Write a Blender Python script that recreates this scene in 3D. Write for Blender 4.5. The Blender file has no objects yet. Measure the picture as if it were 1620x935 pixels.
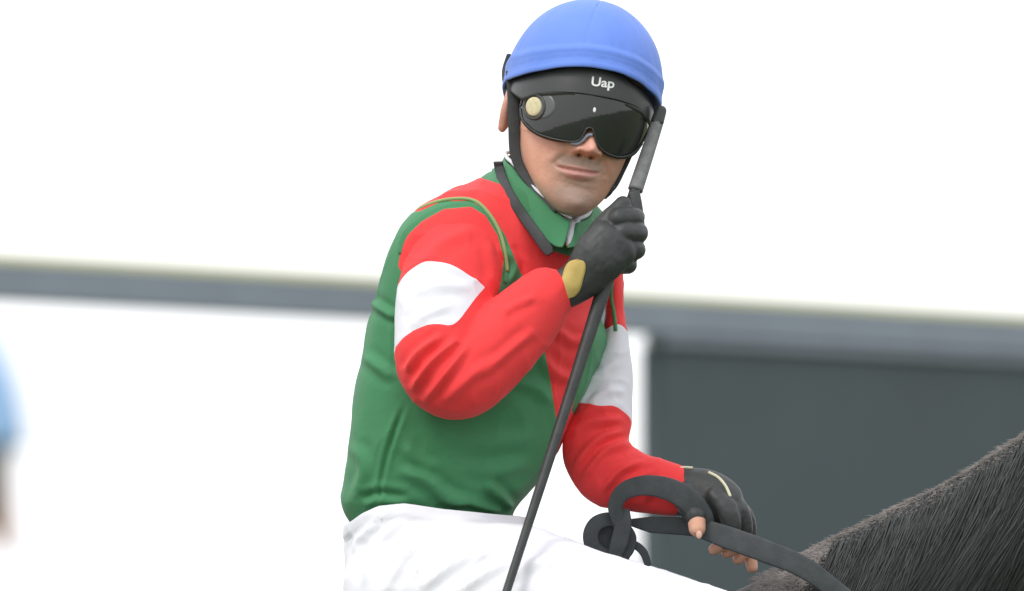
import bpy, bmesh, math, random
import numpy as np
from mathutils import Vector, Matrix
from mathutils.bvhtree import BVHTree
random.seed(7); rng = np.random.default_rng(11)
R = math.radians
S = bpy.context.scene
COL = S.collection

# ------------------------------------------------------------------ camera
CAM_Y, CAM_Z, FPX, CX, CY = -12.0, 1.5, 15000.0, 810.0, 467.5      # a long lens 12 m from the rider
PITCH = math.atan2(2.03 - CAM_Z, 12.0)
cam_d = bpy.data.cameras.new('camera'); cam = bpy.data.objects.new('camera', cam_d); COL.objects.link(cam)
cam.location = (0, CAM_Y, CAM_Z); cam.rotation_euler = (R(90) + PITCH, 0, 0)
cam_d.sensor_width = 36; cam_d.lens = 36 * FPX / 1620
cam_d.clip_start = 0.5; cam_d.clip_end = 4000
cam_d.dof.use_dof = True; cam_d.dof.focus_distance = 11.95; cam_d.dof.aperture_fstop = 9.2; cam_d.dof.aperture_blades = 0
S.camera = cam

# ------------------------------------------------------------------ overcast sky and soft sun
SUN_DIR = Vector((-0.45, -0.42, 0.79)).normalized()
w = bpy.data.worlds.new('World'); S.world = w; w.use_nodes = True
nt = w.node_tree; nt.nodes.clear()
out = nt.nodes.new('ShaderNodeOutputWorld'); bg = nt.nodes.new('ShaderNodeBackground')
sky = nt.nodes.new('ShaderNodeTexSky'); sky.sky_type = 'NISHITA'; sky.sun_disc = False
sky.sun_elevation = math.asin(SUN_DIR.z); sky.sun_rotation = math.atan2(SUN_DIR.x, SUN_DIR.y)
sky.air_density = 1.0; sky.dust_density = 4.0
mx = nt.nodes.new('ShaderNodeMix'); mx.data_type = 'RGBA'; mx.inputs[0].default_value = 0.86
nt.links.new(sky.outputs[0], mx.inputs[6]); mx.inputs[7].default_value = (11.6, 11.7, 11.9, 1)   # cloud cover
nt.links.new(mx.outputs[2], bg.inputs[0]); bg.inputs[1].default_value = 0.1
nt.links.new(bg.outputs[0], out.inputs[0])
sl = bpy.data.lights.new('sun', 'SUN'); sl.energy = 1.0; sl.angle = R(18); sl.color = (1, .96, .9)
so = bpy.data.objects.new('sun', sl); COL.objects.link(so); so.location = (-20, -10, 40)
so.rotation_euler = SUN_DIR.to_track_quat('Z', 'Y').to_euler()
vs = S.view_settings; vs.view_transform = 'Standard'; vs.look = 'None'; vs.exposure = 0.38; vs.gamma = 1

# ------------------------------------------------------------------ photograph pixel + depth  <->  metres
cp, sp_ = math.cos(PITCH), math.sin(PITCH)
def W(p):
    """(px, py, depth) rows -> world metres; depth counted away from the rider's plane in 0.8 mm steps"""
    p = np.asarray(p, float); one = p.ndim == 1
    p = np.atleast_2d(p)
    a = (p[:, 0] - CX) / FPX; b = (CY - p[:, 1]) / FPX
    dy = cp - sp_ * b; dz = sp_ + cp * b
    y = p[:, 2] * 0.0008; t = (y - CAM_Y) / dy
    o = np.stack([a * t, y, CAM_Z + dz * t], 1)
    return o[0] if one else o
def PX(P):
    P = np.atleast_2d(P); dx = P[:, 0]; dy = P[:, 1] - CAM_Y; dz = P[:, 2] - CAM_Z
    f = dy * cp + dz * sp_; u = -dy * sp_ + dz * cp
    return np.stack([CX + FPX * dx / f, CY - FPX * u / f, P[:, 1] / 0.0008], 1)
CAMP = Vector((0, CAM_Y, CAM_Z))
def ray(px, py):
    return (Vector(W((px, py, 0.0))) - CAMP).normalized()
def on_surf(px, py, bvh, off=0.0):
    """the point of a built surface seen at a pixel, lifted off along its normal"""
    d = ray(px, py); h, n, i, t = bvh.ray_cast(CAMP, d)
    if h is None:
        h, n, i, t = bvh.find_nearest(CAMP + d * 12.0)
    if n.dot(d) > 0: n = -n
    return h + n * off

# ------------------------------------------------------------------ mesh tools
def add_attr(me, name, arr):
    a = me.attributes.new(name, 'FLOAT', 'POINT'); a.data.foreach_set('value', np.asarray(arr, np.float32))
def link(o, parent=None):
    COL.objects.link(o)
    if parent is not None: o.parent = parent
    return o
def mesh_obj(name, v, f, m=None, parent=None, smooth=True, normals=None, attrs=None):
    me = bpy.data.meshes.new(name)
    me.from_pydata([tuple(x) for x in np.asarray(v)], [], [tuple(int(i) for i in x) for x in f])
    me.validate(); me.update()
    if smooth: me.polygons.foreach_set('use_smooth', [True] * len(me.polygons))
    if attrs:
        for k, a in attrs.items(): add_attr(me, k, a)
    if m: me.materials.append(m)
    if normals is not None and smooth:
        me.normals_split_custom_set_from_vertices([tuple(x) for x in normals])
    return link(bpy.data.objects.new(name, me), parent)
def thing(name, label, cat, loc=(0, 0, 0), group=None):
    o = bpy.data.objects.new(name, None); COL.objects.link(o); o.empty_display_size = .1
    o.location = loc; tag(o, label, cat, group); return o
def tag(o, label=None, cat=None, group=None, kind=None):
    if label: o['label'] = label
    if cat: o['category'] = cat
    if group: o['group'] = group
    if kind: o['kind'] = kind
    return o
def adopt(parent, *objs):
    """parent finished meshes to an Empty without moving them"""
    bpy.context.view_layer.update()
    for o in objs:
        o.parent = parent; o.matrix_parent_inverse = parent.matrix_world.inverted()
def cat_rom(P, n):
    P = np.asarray(P, float); m = len(P)
    t = np.linspace(0, m - 1 - 1e-9, n); i = t.astype(int); u = (t - i)[:, None]
    g = lambda k: P[np.clip(k, 0, m - 1)]
    p0, p1, p2, p3 = g(i - 1), g(i), g(i + 1), g(i + 2)
    p0 = np.where((i == 0)[:, None], 2 * p1 - p2, p0); p3 = np.where((i + 2 > m - 1)[:, None], 2 * p2 - p1, p3)
    return .5 * ((2 * p1) + (p2 - p0) * u + (2 * p0 - 5 * p1 + 4 * p2 - p3) * u ** 2 + (3 * p1 - p0 - 3 * p2 + p3) * u ** 3)
def grid_faces(m, n, base=0, closed=True, cap=True):
    f = []
    for i in range(m - 1):
        for j in range(n if closed else n - 1):
            a = i * n + j; b = i * n + (j + 1) % n
            f.append((base + a, base + b, base + b + n, base + a + n))
    if cap and closed:
        f.append(tuple(base + j for j in range(n))[::-1]); f.append(tuple(base + (m - 1) * n + j for j in range(n)))
    return f
def sgnpow(a, e): return np.sign(a) * np.abs(a) ** e
def loft(pts, nu=40, nv=28, ex=2.0, caps=True, world=True):
    """tube along px points (px, py, depth, in-plane radius, depth radius)"""
    pts = [p if len(p) == 5 else (*p[:4], p[3]) for p in pts]
    Q = cat_rom(pts, nu); C = Q[:, :3]; ra = Q[:, 3]; rb = Q[:, 4]
    T = np.gradient(C, axis=0); T /= np.linalg.norm(T, axis=1)[:, None]
    if caps:
        k = 6; ang = np.linspace(math.pi / 2 * .97, 0, k, endpoint=False)
        def cp_(c, t, a, b, s, angs):
            r = min(a, b)
            return [(c + t * s * r * math.sin(x), t, a * math.cos(x), b * math.cos(x)) for x in angs]
        st = cp_(C[0], T[0], ra[0], rb[0], -1, ang); en = cp_(C[-1], T[-1], ra[-1], rb[-1], 1, ang[::-1])
        C = np.array([x[0] for x in st] + list(C) + [x[0] for x in en])
        T = np.array([x[1] for x in st] + list(T) + [x[1] for x in en])
        ra = np.array([x[2] for x in st] + list(ra) + [x[2] for x in en])
        rb = np.array([x[3] for x in st] + list(rb) + [x[3] for x in en])
    D = np.array([0, 0, 1.0])
    n1 = np.cross(T, D); ln = np.linalg.norm(n1, axis=1)
    for i in range(len(n1)):
        if ln[i] < .15: n1[i] = n1[i - 1] if i else (1, 0, 0)
    n1 /= np.linalg.norm(n1, axis=1)[:, None]; n2 = np.cross(n1, T)
    th = np.linspace(0, 2 * math.pi, nv, endpoint=False)
    c, s = sgnpow(np.cos(th), 2 / ex), sgnpow(np.sin(th), 2 / ex)
    V = C[:, None] + n1[:, None] * (ra[:, None] * c)[..., None] + n2[:, None] * (rb[:, None] * s)[..., None]
    m, n = V.shape[:2]; V = V.reshape(-1, 3)
    return (W(V) if world else V), grid_faces(m, n)
def rows_loft(rows, nu=60, nv=64, ex=2.2):
    """stack of horizontal sections (py, left, right, depth centre, depth radius, shear)"""
    Q = cat_rom(rows, nu); th = np.linspace(0, 2 * math.pi, nv, endpoint=False)
    c, s = sgnpow(np.cos(th), 2 / ex), sgnpow(np.sin(th), 2 / ex)
    V = []
    for y, l, r, d0, b, k in Q:
        a = (r - l) / 2
        V.append(np.stack([(l + r) / 2 + a * c, np.full(nv, y), d0 + b * (s * math.sqrt(max(.05, 1 - k * k)) + k * c)], 1))
    V = np.concatenate(V); return W(V), grid_faces(nu, nv)
def ellipsoid(c, r, M=None, nu=24, nv=32):
    ph = np.linspace(.02, math.pi - .02, nu); th = np.linspace(0, 2 * math.pi, nv, endpoint=False)
    P, T = np.meshgrid(ph, th, indexing='ij')
    V = np.stack([np.sin(P) * np.cos(T) * r[0], np.sin(P) * np.sin(T) * r[1], np.cos(P) * r[2]], -1).reshape(-1, 3)
    if M is not None: V = V @ np.asarray(M).T
    return V + np.asarray(c), grid_faces(nu, nv)
def join(*vf):
    V, F, b = [], [], 0
    for v, f in vf:
        V.append(np.asarray(v)); F += [tuple(i + b for i in x) for x in f]; b += len(v)
    return np.concatenate(V), F
def remesh(v, f, vox):
    me = bpy.data.meshes.new('tmp'); me.from_pydata([tuple(x) for x in v], [], f)
    bm = bmesh.new(); bm.from_mesh(me); bmesh.ops.recalc_face_normals(bm, faces=bm.faces); bm.to_mesh(me); bm.free()
    o = bpy.data.objects.new('tmp', me); COL.objects.link(o)
    md = o.modifiers.new('r', 'REMESH'); md.mode = 'VOXEL'; md.voxel_size = vox; md.adaptivity = 0
    dg = bpy.context.evaluated_depsgraph_get(); e = bpy.data.meshes.new_from_object(o.evaluated_get(dg))
    n = len(e.vertices); V = np.empty(n * 3, np.float32); e.vertices.foreach_get('co', V); V = V.reshape(-1, 3).astype(float)
    e.calc_loop_triangles(); k = len(e.loop_triangles); T = np.empty(k * 3, np.int32); e.loop_triangles.foreach_get('vertices', T)
    bpy.data.objects.remove(o); bpy.data.meshes.remove(me); bpy.data.meshes.remove(e)
    return V, T.reshape(-1, 3)
def edges_of(T):
    E = np.concatenate([T[:, [0, 1]], T[:, [1, 2]], T[:, [2, 0]]]); E.sort(1)
    return np.unique(E, axis=0)
def smooth_v(V, T, it=5, lam=.5, w=None):
    E = edges_of(T); n = len(V); deg = np.bincount(E.ravel(), minlength=n).astype(float)[:, None]; deg[deg == 0] = 1
    V = V.copy()
    for _ in range(it):
        A = np.zeros_like(V)
        for k in range(3):
            A[:, k] = np.bincount(E[:, 0], V[E[:, 1], k], n) + np.bincount(E[:, 1], V[E[:, 0], k], n)
        d = (A / deg - V) * lam
        V += d if w is None else d * w[:, None]
    return V
def vnormals(V, T):
    a, b, c = V[T[:, 0]], V[T[:, 1]], V[T[:, 2]]; fn = np.cross(b - a, c - a); N = np.zeros_like(V)
    for k in range(3):
        for j in range(3): N[:, j] += np.bincount(T[:, k], fn[:, j], len(V))
    return N / np.maximum(np.linalg.norm(N, axis=1), 1e-12)[:, None]
def clip_mesh(V, T, N, s):
    """cut a triangle mesh along s = 0; returns the s<0 side and the s>=0 side"""
    res = []
    for sg in (-1, 1):
        q = s * sg; keep = q >= 0; cnt = keep[T].sum(1); full = T[cnt == 3].tolist(); part = T[(cnt > 0) & (cnt < 3)]
        nv, nn, cache, ex = [], [], {}, []
        def cut(a, b):
            k = (min(a, b), max(a, b))
            if k not in cache:
                t = q[k[0]] / (q[k[0]] - q[k[1]]); cache[k] = len(V) + len(nv)
                nv.append(V[k[0]] * (1 - t) + V[k[1]] * t); nn.append(N[k[0]] * (1 - t) + N[k[1]] * t)
            return cache[k]
        for tri in part:
            poly = []
            for i in range(3):
                a, b = int(tri[i]), int(tri[(i + 1) % 3])
                if keep[a]: poly.append(a)
                if keep[a] != keep[b]: poly.append(cut(a, b))
            for i in range(1, len(poly) - 1): ex.append([poly[0], poly[i], poly[i + 1]])
        TT = np.array(full + ex, int).reshape(-1, 3)
        VV = np.concatenate([V, np.array(nv).reshape(-1, 3)]); NN = np.concatenate([N, np.array(nn).reshape(-1, 3)])
        u, inv = np.unique(TT, return_inverse=True)
        res.append((VV[u], inv.reshape(-1, 3), NN[u]))
    return res
def bvh_of(V, T): return BVHTree.FromPolygons([tuple(x) for x in V], [tuple(int(i) for i in t) for t in T])
_tab = rng.random((32, 32, 32))
def vnoise(P):
    i = np.floor(P).astype(int); f = P - i; f = f * f * (3 - 2 * f); r = 0
    for a in (0, 1):
        for b in (0, 1):
            for c in (0, 1):
                wt = (f[:, 0] if a else 1 - f[:, 0]) * (f[:, 1] if b else 1 - f[:, 1]) * (f[:, 2] if c else 1 - f[:, 2])
                r = r + wt * _tab[(i[:, 0] + a) % 32, (i[:, 1] + b) % 32, (i[:, 2] + c) % 32]
    return r * 2 - 1
def seg_dist(Q, line):
    """distance and position along a pixel polyline for 2-D points Q"""
    L = np.asarray(line, float); best = np.full(len(Q), 1e9); par = np.zeros(len(Q))
    for k in range(len(L) - 1):
        a, b = L[k], L[k + 1]; ab = b - a; t = np.clip(((Q - a) @ ab) / (ab @ ab), 0, 1)
        d = np.linalg.norm(Q - a - t[:, None] * ab, axis=1); u = d < best
        best = np.where(u, d, best); par = np.where(u, (k + t) / (len(L) - 1), par)
    return best, par
def folds(V, N, specs):
    """push cloth folds (pixel polyline, width, height) out of or into the near side of a garment"""
    Q = PX(V); near = np.clip(-N[:, 1] * 1.6 + .35, 0, 1); d = np.zeros(len(V))
    for line, wd, amp in specs:
        ln = cat_rom(line, 24) if len(line) > 2 else line
        ds, par = seg_dist(Q[:, :2], ln); fade = np.clip(np.minimum(par, 1 - par) * 5, 0, 1)
        d += 1.05 * amp * .0008 * (np.exp(-(ds / wd) ** 2) - .55 * np.exp(-((ds - 1.9 * wd) / (1.1 * wd)) ** 2)) * fade
    return V + N * (d * near)[:, None]
def poly_sd(Q, poly):
    """signed pixel distance to a polygon, negative inside"""
    P = np.asarray(poly, float); d, _ = seg_dist(Q, np.concatenate([P, P[:1]])); ins = np.zeros(len(Q), bool)
    for i in range(len(P)):
        a, b = P[i], P[(i + 1) % len(P)]
        c = ((a[1] > Q[:, 1]) != (b[1] > Q[:, 1]))
        with np.errstate(divide='ignore', invalid='ignore'):
            ins ^= c & (Q[:, 0] < (b[0] - a[0]) * (Q[:, 1] - a[1]) / (b[1] - a[1] + 1e-12) + a[0])
    return np.where(ins, -d, d)
def spine_t(V, pts, n=240):
    """nearest position 0..1 along a sleeve's centre line"""
    C = W(cat_rom([p[:3] for p in pts], n)); out = np.empty(len(V))
    for i in range(0, len(V), 4000):
        D = ((V[i:i + 4000, None] - C[None]) ** 2).sum(2); k = D.argmin(1); out[i:i + 4000] = k
        # refine between neighbours so that cuts stay smooth
        k0 = np.clip(k, 1, n - 2); a = D[np.arange(len(k)), k0 - 1]; b = D[np.arange(len(k)), k0]; c = D[np.arange(len(k)), k0 + 1]
        out[i:i + 4000] = k0 + np.clip(.5 * (a - c) / (a - 2 * b + c + 1e-12), -1.5, 1.5)
    return out / (n - 1)
def tube_w(path, rad, nv=8, closed=False, flat=None, up=None):
    """tube along world points; flat=(half width, half thickness) makes a strap whose face follows `up`"""
    P = np.array([tuple(p) for p in path], float); m = len(P)
    T = (np.roll(P, -1, 0) - np.roll(P, 1, 0)) if closed else np.gradient(P, axis=0)
    T /= np.maximum(np.linalg.norm(T, axis=1), 1e-9)[:, None]
    U = np.array([(0, -1, 0)] * m, float) if up is None else np.array([tuple(x) for x in up], float)
    n1 = np.cross(T, U); n1 /= np.maximum(np.linalg.norm(n1, axis=1), 1e-6)[:, None]; n2 = np.cross(n1, T)
    th = np.linspace(0, 2 * math.pi, nv, endpoint=False)
    r = np.broadcast_to(np.asarray(rad, float), (m,))
    if flat is not None:
        hw, ht = np.broadcast_to(np.asarray(flat[0], float), (m,)), flat[1]
        c, s = sgnpow(np.cos(th), .45), sgnpow(np.sin(th), .45)
        V = P[:, None] + n1[:, None] * (hw[:, None] * c)[..., None] + n2[:, None] * (ht * s)[None, :, None]
    else:
        V = P[:, None] + n1[:, None] * (r[:, None] * np.cos(th))[..., None] + n2[:, None] * (r[:, None] * np.sin(th))[..., None]
    f = grid_faces(m, nv, cap=not closed)
    if closed:
        for j in range(nv):
            a = (m - 1) * nv + j; b = (m - 1) * nv + (j + 1) % nv; f.append((a, b, (j + 1) % nv, j))
    return V.reshape(-1, 3), f
def px_path(pts, n=40): return [Vector(x) for x in W(cat_rom(pts, n))]
def surf_path(pts, bvh, off, n=40):
    return [on_surf(x, y, bvh, off) for x, y in cat_rom(pts, n)]
U = 0.0008

# ------------------------------------------------------------------ materials
def mat(name, col, rough=.7, spec=.3, metal=0, sheen=0, noise=None, bump=None, weave=None, sss=0, coat=0, trans=0):
    m = bpy.data.materials.new(name); m.use_nodes = True; t = m.node_tree; b = t.nodes['Principled BSDF']
    b.inputs['Base Color'].default_value = (*col, 1); b.inputs['Roughness'].default_value = rough
    b.inputs['Specular IOR Level'].default_value = spec; b.inputs['Metallic'].default_value = metal
    b.inputs['Sheen Weight'].default_value = sheen; b.inputs['Sheen Roughness'].default_value = .5
    b.inputs['Coat Weight'].default_value = coat
    if sss: b.inputs['Subsurface Weight'].default_value = sss; b.inputs['Subsurface Radius'].default_value = (.012, .005, .003); b.inputs['Subsurface Scale'].default_value = .6
    tc = t.nodes.new('ShaderNodeTexCoord')
    if noise:
        n = t.nodes.new('ShaderNodeTexNoise'); n.inputs['Scale'].default_value = noise[0]; n.inputs['Detail'].default_value = 5
        r = t.nodes.new('ShaderNodeMapRange'); r.inputs[3].default_value = 1 - noise[1]; r.inputs[4].default_value = 1 + noise[1]
        r.inputs[1].default_value = .3; r.inputs[2].default_value = .7
        x = t.nodes.new('ShaderNodeMix'); x.data_type = 'RGBA'; x.blend_type = 'MULTIPLY'; x.inputs[0].default_value = 1
        x.inputs[6].default_value = (*col, 1); t.links.new(tc.outputs['Object'], n.inputs['Vector']); t.links.new(n.outputs[0], r.inputs[0])
        t.links.new(r.outputs[0], x.inputs[7]); t.links.new(x.outputs[2], b.inputs['Base Color'])
    if bump:
        n = t.nodes.new('ShaderNodeTexNoise'); n.inputs['Scale'].default_value = bump[0]; n.inputs['Detail'].default_value = 6
        k = t.nodes.new('ShaderNodeBump'); k.inputs['Strength'].default_value = bump[1]; k.inputs['Distance'].default_value = bump[2]
        t.links.new(tc.outputs['Object'], n.inputs['Vector']); t.links.new(n.outputs[0], k.inputs['Height']); t.links.new(k.outputs[0], b.inputs['Normal'])
    return m
M_GREEN = mat('green_silk', (.058, .228, .104), .66, .22, sheen=.1, noise=(9, .06), bump=(55, .25, .004))
M_RED = mat('red_silk', (.80, .050, .053), .7, .2, sheen=.06, noise=(9, .05), bump=(55, .25, .004))
M_WHITE = mat('white_silk', (.72, .72, .78), .75, .2, noise=(9, .02), bump=(50, .2, .004))
M_BREECH = mat('white_breeches_cloth', (.83, .83, .89), .7, .2, noise=(8, .02), bump=(40, .2, .005))
M_PIPE = mat('piping_cloth', (.28, .38, .16), .7)
M_BLUE = mat('blue_cover_cloth', (.13, .245, .72), .65, .3, sheen=.15, noise=(14, .05), bump=(160, .18, .002))
M_BLACK = mat('black_strap_webbing', (.038, .042, .044), .6, .35, noise=(80, .15), bump=(300, .2, .001))
M_LEATHER = mat('black_leather', (.040, .044, .045), .5, .4, noise=(45, .18), bump=(170, .3, .0015))
M_RUBBER = mat('grey_black_rubber', (.058, .066, .070), .7, .3, noise=(60, .15), bump=(260, .4, .0012))
M_PLASTIC = mat('black_plastic', (.04, .043, .043), .38, .45)
M_LENS = mat('smoked_lens', (.026, .028, .027), .06, .55, noise=(10, .1), bump=(16, .12, .004))
M_VENT = mat('beige_foam', (.62, .56, .36), .9, .2, noise=(200, .1))
M_CREAM = mat('cream_trim', (.70, .66, .48), .7)
M_YELLOW = mat('ochre_patch', (.52, .40, .13), .6, noise=(60, .12))
M_PRINT = mat('white_print', (.85, .87, .87), .6)
M_SNAP = mat('white_metal_snap', (.85, .85, .85), .3, .5)
M_PAD = mat('grey_nose_pad', (.30, .33, .40), .6)
M_HORSE = mat('dark_bay_coat', (.052, .047, .043), .6, .25, sheen=.12, noise=(14, .2), bump=(220, .3, .002))
M_MANE = mat('black_mane_hair', (.036, .040, .039), .5, .35, noise=(30, .35))
M_FUZZ = mat('short_brown_hair', (.33, .305, .29), .7, .3, noise=(40, .25))
M_HOOF = mat('hoof_horn', (.05, .045, .04), .5)
M_BEAM = mat('grey_painted_steel', (.25, .285, .34), .55, .3, noise=(1.5, .06), bump=(8, .1, .01))
M_BOARD = mat('dark_board_panel', (.083, .104, .114), .7, .25, noise=(.8, .05))
M_POST = mat('grey_post_paint', (.3, .31, .33), .6, .3, noise=(3, .06))
def skin_mat(name):
    m = mat(name, (.56, .31, .21), .48, .35, sss=.1, bump=(420, .45, .0009)); t = m.node_tree; b = t.nodes['Principled BSDF']
    def attr(n): a = t.nodes.new('ShaderNodeAttribute'); a.attribute_name = n; return a.outputs['Fac']
    def mixc(src, col, fac):
        x = t.nodes.new('ShaderNodeMix'); x.data_type = 'RGBA'; x.inputs[7].default_value = (*col, 1)
        if isinstance(src, tuple): x.inputs[6].default_value = (*src, 1)
        else: t.links.new(src, x.inputs[6])
        t.links.new(fac, x.inputs[0]); return x.outputs[2]
    n = t.nodes.new('ShaderNodeTexNoise'); n.inputs['Scale'].default_value = 38; n.inputs['Detail'].default_value = 6
    r = t.nodes.new('ShaderNodeMapRange'); r.inputs[1].default_value = .35; r.inputs[2].default_value = .7; r.inputs[4].default_value = .8
    tc = t.nodes.new('ShaderNodeTexCoord'); t.links.new(tc.outputs['Object'], n.inputs['Vector']); t.links.new(n.outputs[0], r.inputs[0])
    c = mixc((.72, .405, .285), (.64, .325, .225), r.outputs[0]); c = mixc(c, (.70, .335, .275), attr('flush'))
    c = mixc(c, (.37, .265, .22), attr('stubble')); c = mixc(c, (.57, .29, .27), attr('lips'))
    t.links.new(c, b.inputs['Base Color']); return m
M_SKIN = skin_mat('skin')

# ------------------------------------------------------------------ ground
def ground():
    n = 60; g = np.sign(np.linspace(-1, 1, n)) * np.abs(np.linspace(-1, 1, n)) ** 3 * 1500
    X, Y = np.meshgrid(g, g, indexing='ij'); V = np.stack([X, Y, np.zeros_like(X)], -1).reshape(-1, 3)
    m = mat('paddock_turf', (.07, .10, .035), .9, .2, noise=(.6, .3), bump=(6, .6, .03))
    o = mesh_obj('ground', V, grid_faces(n, n, closed=False), m, smooth=False); tag(o, 'short green paddock turf under the horse', kind='structure')
ground()

# ------------------------------------------------------------------ far gantry with the dark board
def gantry():
    C = np.array([0, 48.0, 0]); u = np.array([.61, .79, 0]); u /= np.linalg.norm(u); nrm = np.array([u[1], -u[0], 0])
    H = 4.154
    def slab(s0, s1, z0, z1, n0, n1, bev=.01):
        bm = bmesh.new(); vs_ = []
        for s in (s0, s1):
            for n_ in (n0, n1):
                for z in (z0, z1): vs_.append(bm.verts.new(C + u * s + nrm * n_ + np.array([0, 0, z])))
        for q in ((0, 1, 3, 2), (4, 6, 7, 5), (0, 4, 5, 1), (2, 3, 7, 6), (0, 2, 6, 4), (1, 5, 7, 3)): bm.faces.new([vs_[i] for i in q])
        bmesh.ops.recalc_face_normals(bm, faces=bm.faces)
        bmesh.ops.bevel(bm, geom=list(bm.edges), offset=bev, segments=2, affect='EDGES')
        v = [tuple(x.co) for x in bm.verts]; bm.verts.index_update(); f = [[x.index for x in q.verts] for q in bm.faces]; bm.free(); return v, f
    root = thing('board_gantry', 'tall grey steel gantry beam carrying a dark blank board behind the rider', 'board gantry', tuple(C))
    parts = [mesh_obj('crossbeam', *slab(-10, 12, H - .205, H + .008, -.10, .10), M_BEAM, smooth=False),
             mesh_obj('fringe_strip', *slab(-10, 12, H + .010, H + .062, -.09, .09), mat('pale_yellow_fringe', (.80, .78, .50), .6), smooth=False),  # added yellow strip imitating the lens's colour fringe along the beam top
             mesh_obj('board_panel', *slab(1.54, 11.6, .9, H - .28, -.14, .02), M_BOARD, smooth=False),
             mesh_obj('board_frame', *slab(1.51, 11.7, H - .278, H - .21, -.09, .075), M_BEAM, smooth=False)]
    for s in (-9.8, 2.4, 11.3):
        parts.append(mesh_obj('post', *slab(s - .11, s + .11, 0, H - .21, -.40, -.18), M_POST, smooth=False))
    for s in (-9.8, 2.4, 11.3):
        parts.append(mesh_obj('bracket', *slab(s - .06, s + .06, H - .12, H - .05, -.40, -.102, .004), M_POST, smooth=False))
    adopt(root, *parts)
gantry()

# ------------------------------------------------------------------ head builder (local metres: x right, -y face, z up, origin between the eyes)
HR = Matrix.Rotation(R(12), 3, 'Y') @ Matrix.Rotation(R(13), 3, 'Z') @ Matrix.Rotation(R(1), 3, 'X')
HRn = np.array(HR); HO = W((914, 189, -18))
def h2w(P): return np.asarray(P) @ HRn.T + HO
def w2h(P): return (np.asarray(P) - HO) @ HRn
def G(x, x0, s): return np.exp(-((x - x0) / s) ** 2)
def head_grid(nu=190, nv=220):
    tab = np.array([  # z, half width, front y, back y
        (-.1195, .008, -.070, -.048), (-.117, .017, -.078, -.036), (-.110, .0275, -.083, -.020), (-.100, .0385, -.085, -.006), (-.085, .0505, -.086, .020),
        (-.065, .0605, -.087, .05), (-.04, .069, -.087, .078), (-.01, .0735, -.087, .095), (.02, .076, -.088, .101), (.05, .075, -.084, .1),
        (.075, .067, -.072, .09), (.095, .050, -.052, .07), (.108, .030, -.028, .043), (.113, .008, -.005, .015)])
    tab[:, 0] = np.where(tab[:, 0] < -.08, -.08 + (tab[:, 0] + .08) * 1.10, tab[:, 0])
    Q = cat_rom(tab, nu); th = np.linspace(0, 2 * math.pi, nv, endpoint=False); V = []
    for z, w_, f, b in Q:
        c, s = np.cos(th), np.sin(th); yc = f * .45 + b * .55 if z < -.03 else (f + b) / 2
        e = 2 / 2.25; x = w_ * sgnpow(c, e); y = np.where(s < 0, yc + (yc - f) * sgnpow(s, e), yc + (b - yc) * sgnpow(s, e))
        V.append(np.stack([x, y, np.full(nv, z)], 1))
    return np.concatenate(V), grid_faces(nu, nv)
def ss(a, b, x): t = np.clip((x - a) / (b - a), 0, 1); return t * t * (3 - 2 * t)
def face_forms(V):
    x, y, z = V.T; ax = np.abs(x); fr = ss(.01, -.045, y); d = np.zeros(len(V))
    d += .003 * G(z, .022, .01) * G(ax, .02, .03) - .0075 * G(ax, .032, .013) * G(z, .002, .011)
    ridge = .0265 * ss(.02, -.038, z) * np.where(z < -.040, np.exp(-np.abs((z + .040) / .0058) ** 3.2), 1)
    d += ridge * np.exp(-(ax / (.0095 + .0034 * ss(.0, -.036, z))) ** 2.2)
    d += .0060 * G(x, 0, .0095) * G(z, -.0375, .0068)
    d += .0135 * G(ax, .0160, .0056) * np.exp(-np.abs((z + .0405) / .0066) ** 2.4)
    d += .0045 * G(x, 0, .030) * G(z, -.068, .02) + .0065 * G(x, 0, .02) * G(z, -.107, .012)
    d += .0065 * G(ax, .040, .017) * G(z, -.036, .016) - .002 * G(ax, .045, .012) * G(z, -.075, .014)
    d += -.003 * G(x, 0, .019) * G(z, -.0865, .0055)
    out_ = V.copy(); out_[:, 1] -= d * fr; return out_
def mouth_z(x):
    return -.0668 + .055 * np.clip(x, -.034, .034) + 1.3 * np.minimum(x ** 2, .0012)
def face_fine(V):
    x, y, z = V.T; ax = np.abs(x); fr = ss(-.03, -.06, y); d = np.zeros(len(V)); xm = x + .005; zm = mouth_z(xm); inx = ss(.031, .020, np.abs(xm))
    d += inx * (.0015 * G(z, zm + .0036, .0026) * (1 - .25 * G(x, 0, .004)) + .0034 * G(z, zm - .0054, .0040) * (.35 + .65 * G(xm, 0, .016)) - .0052 * np.exp(-np.abs((z - zm) / .0015) ** 1.6))
    d += -.0026 * G(x, .002, .014) * G(z, zm - .0130, .0034)
    d += -.0014 * G(ax, .0325, .003) * G(z, -.0645, .003) + .0022 * G(ax, .041, .008) * G(z, -.060, .014)
    a = np.array([.0200, -.0430]); b = np.array([.0395, -.0660]); ab = b - a; P = np.stack([ax, z], 1)
    t = np.clip((P - a) @ ab / (ab @ ab), 0, 1); ds = np.linalg.norm(P - a - t[:, None] * ab, axis=1); nl = np.sin(np.pi * np.clip(t, .08, 1)) ** .6
    sd = ax - (a[0] + t * ab[0])
    d += -.0009 * np.exp(-(ds / .0036) ** 2) * nl + .0014 * np.exp(-((ds - .0055) / .005) ** 2) * (sd > 0) * nl
    d += -.0125 * G(ax, .0078, .0034) * G(z, -.0468, .0024) - .0022 * G(ax, .0212, .0018) * G(z, -.041, .006)
    d += -.0010 * G(x, 0, .003) * G(z, -.057, .006)
    V = V.copy(); V[:, 1] -= d * fr
    V += (0.0005 * vnoise(V * 110) + .00022 * vnoise(V * 330))[:, None] * np.array([0, -1, 0]); return V
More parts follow.
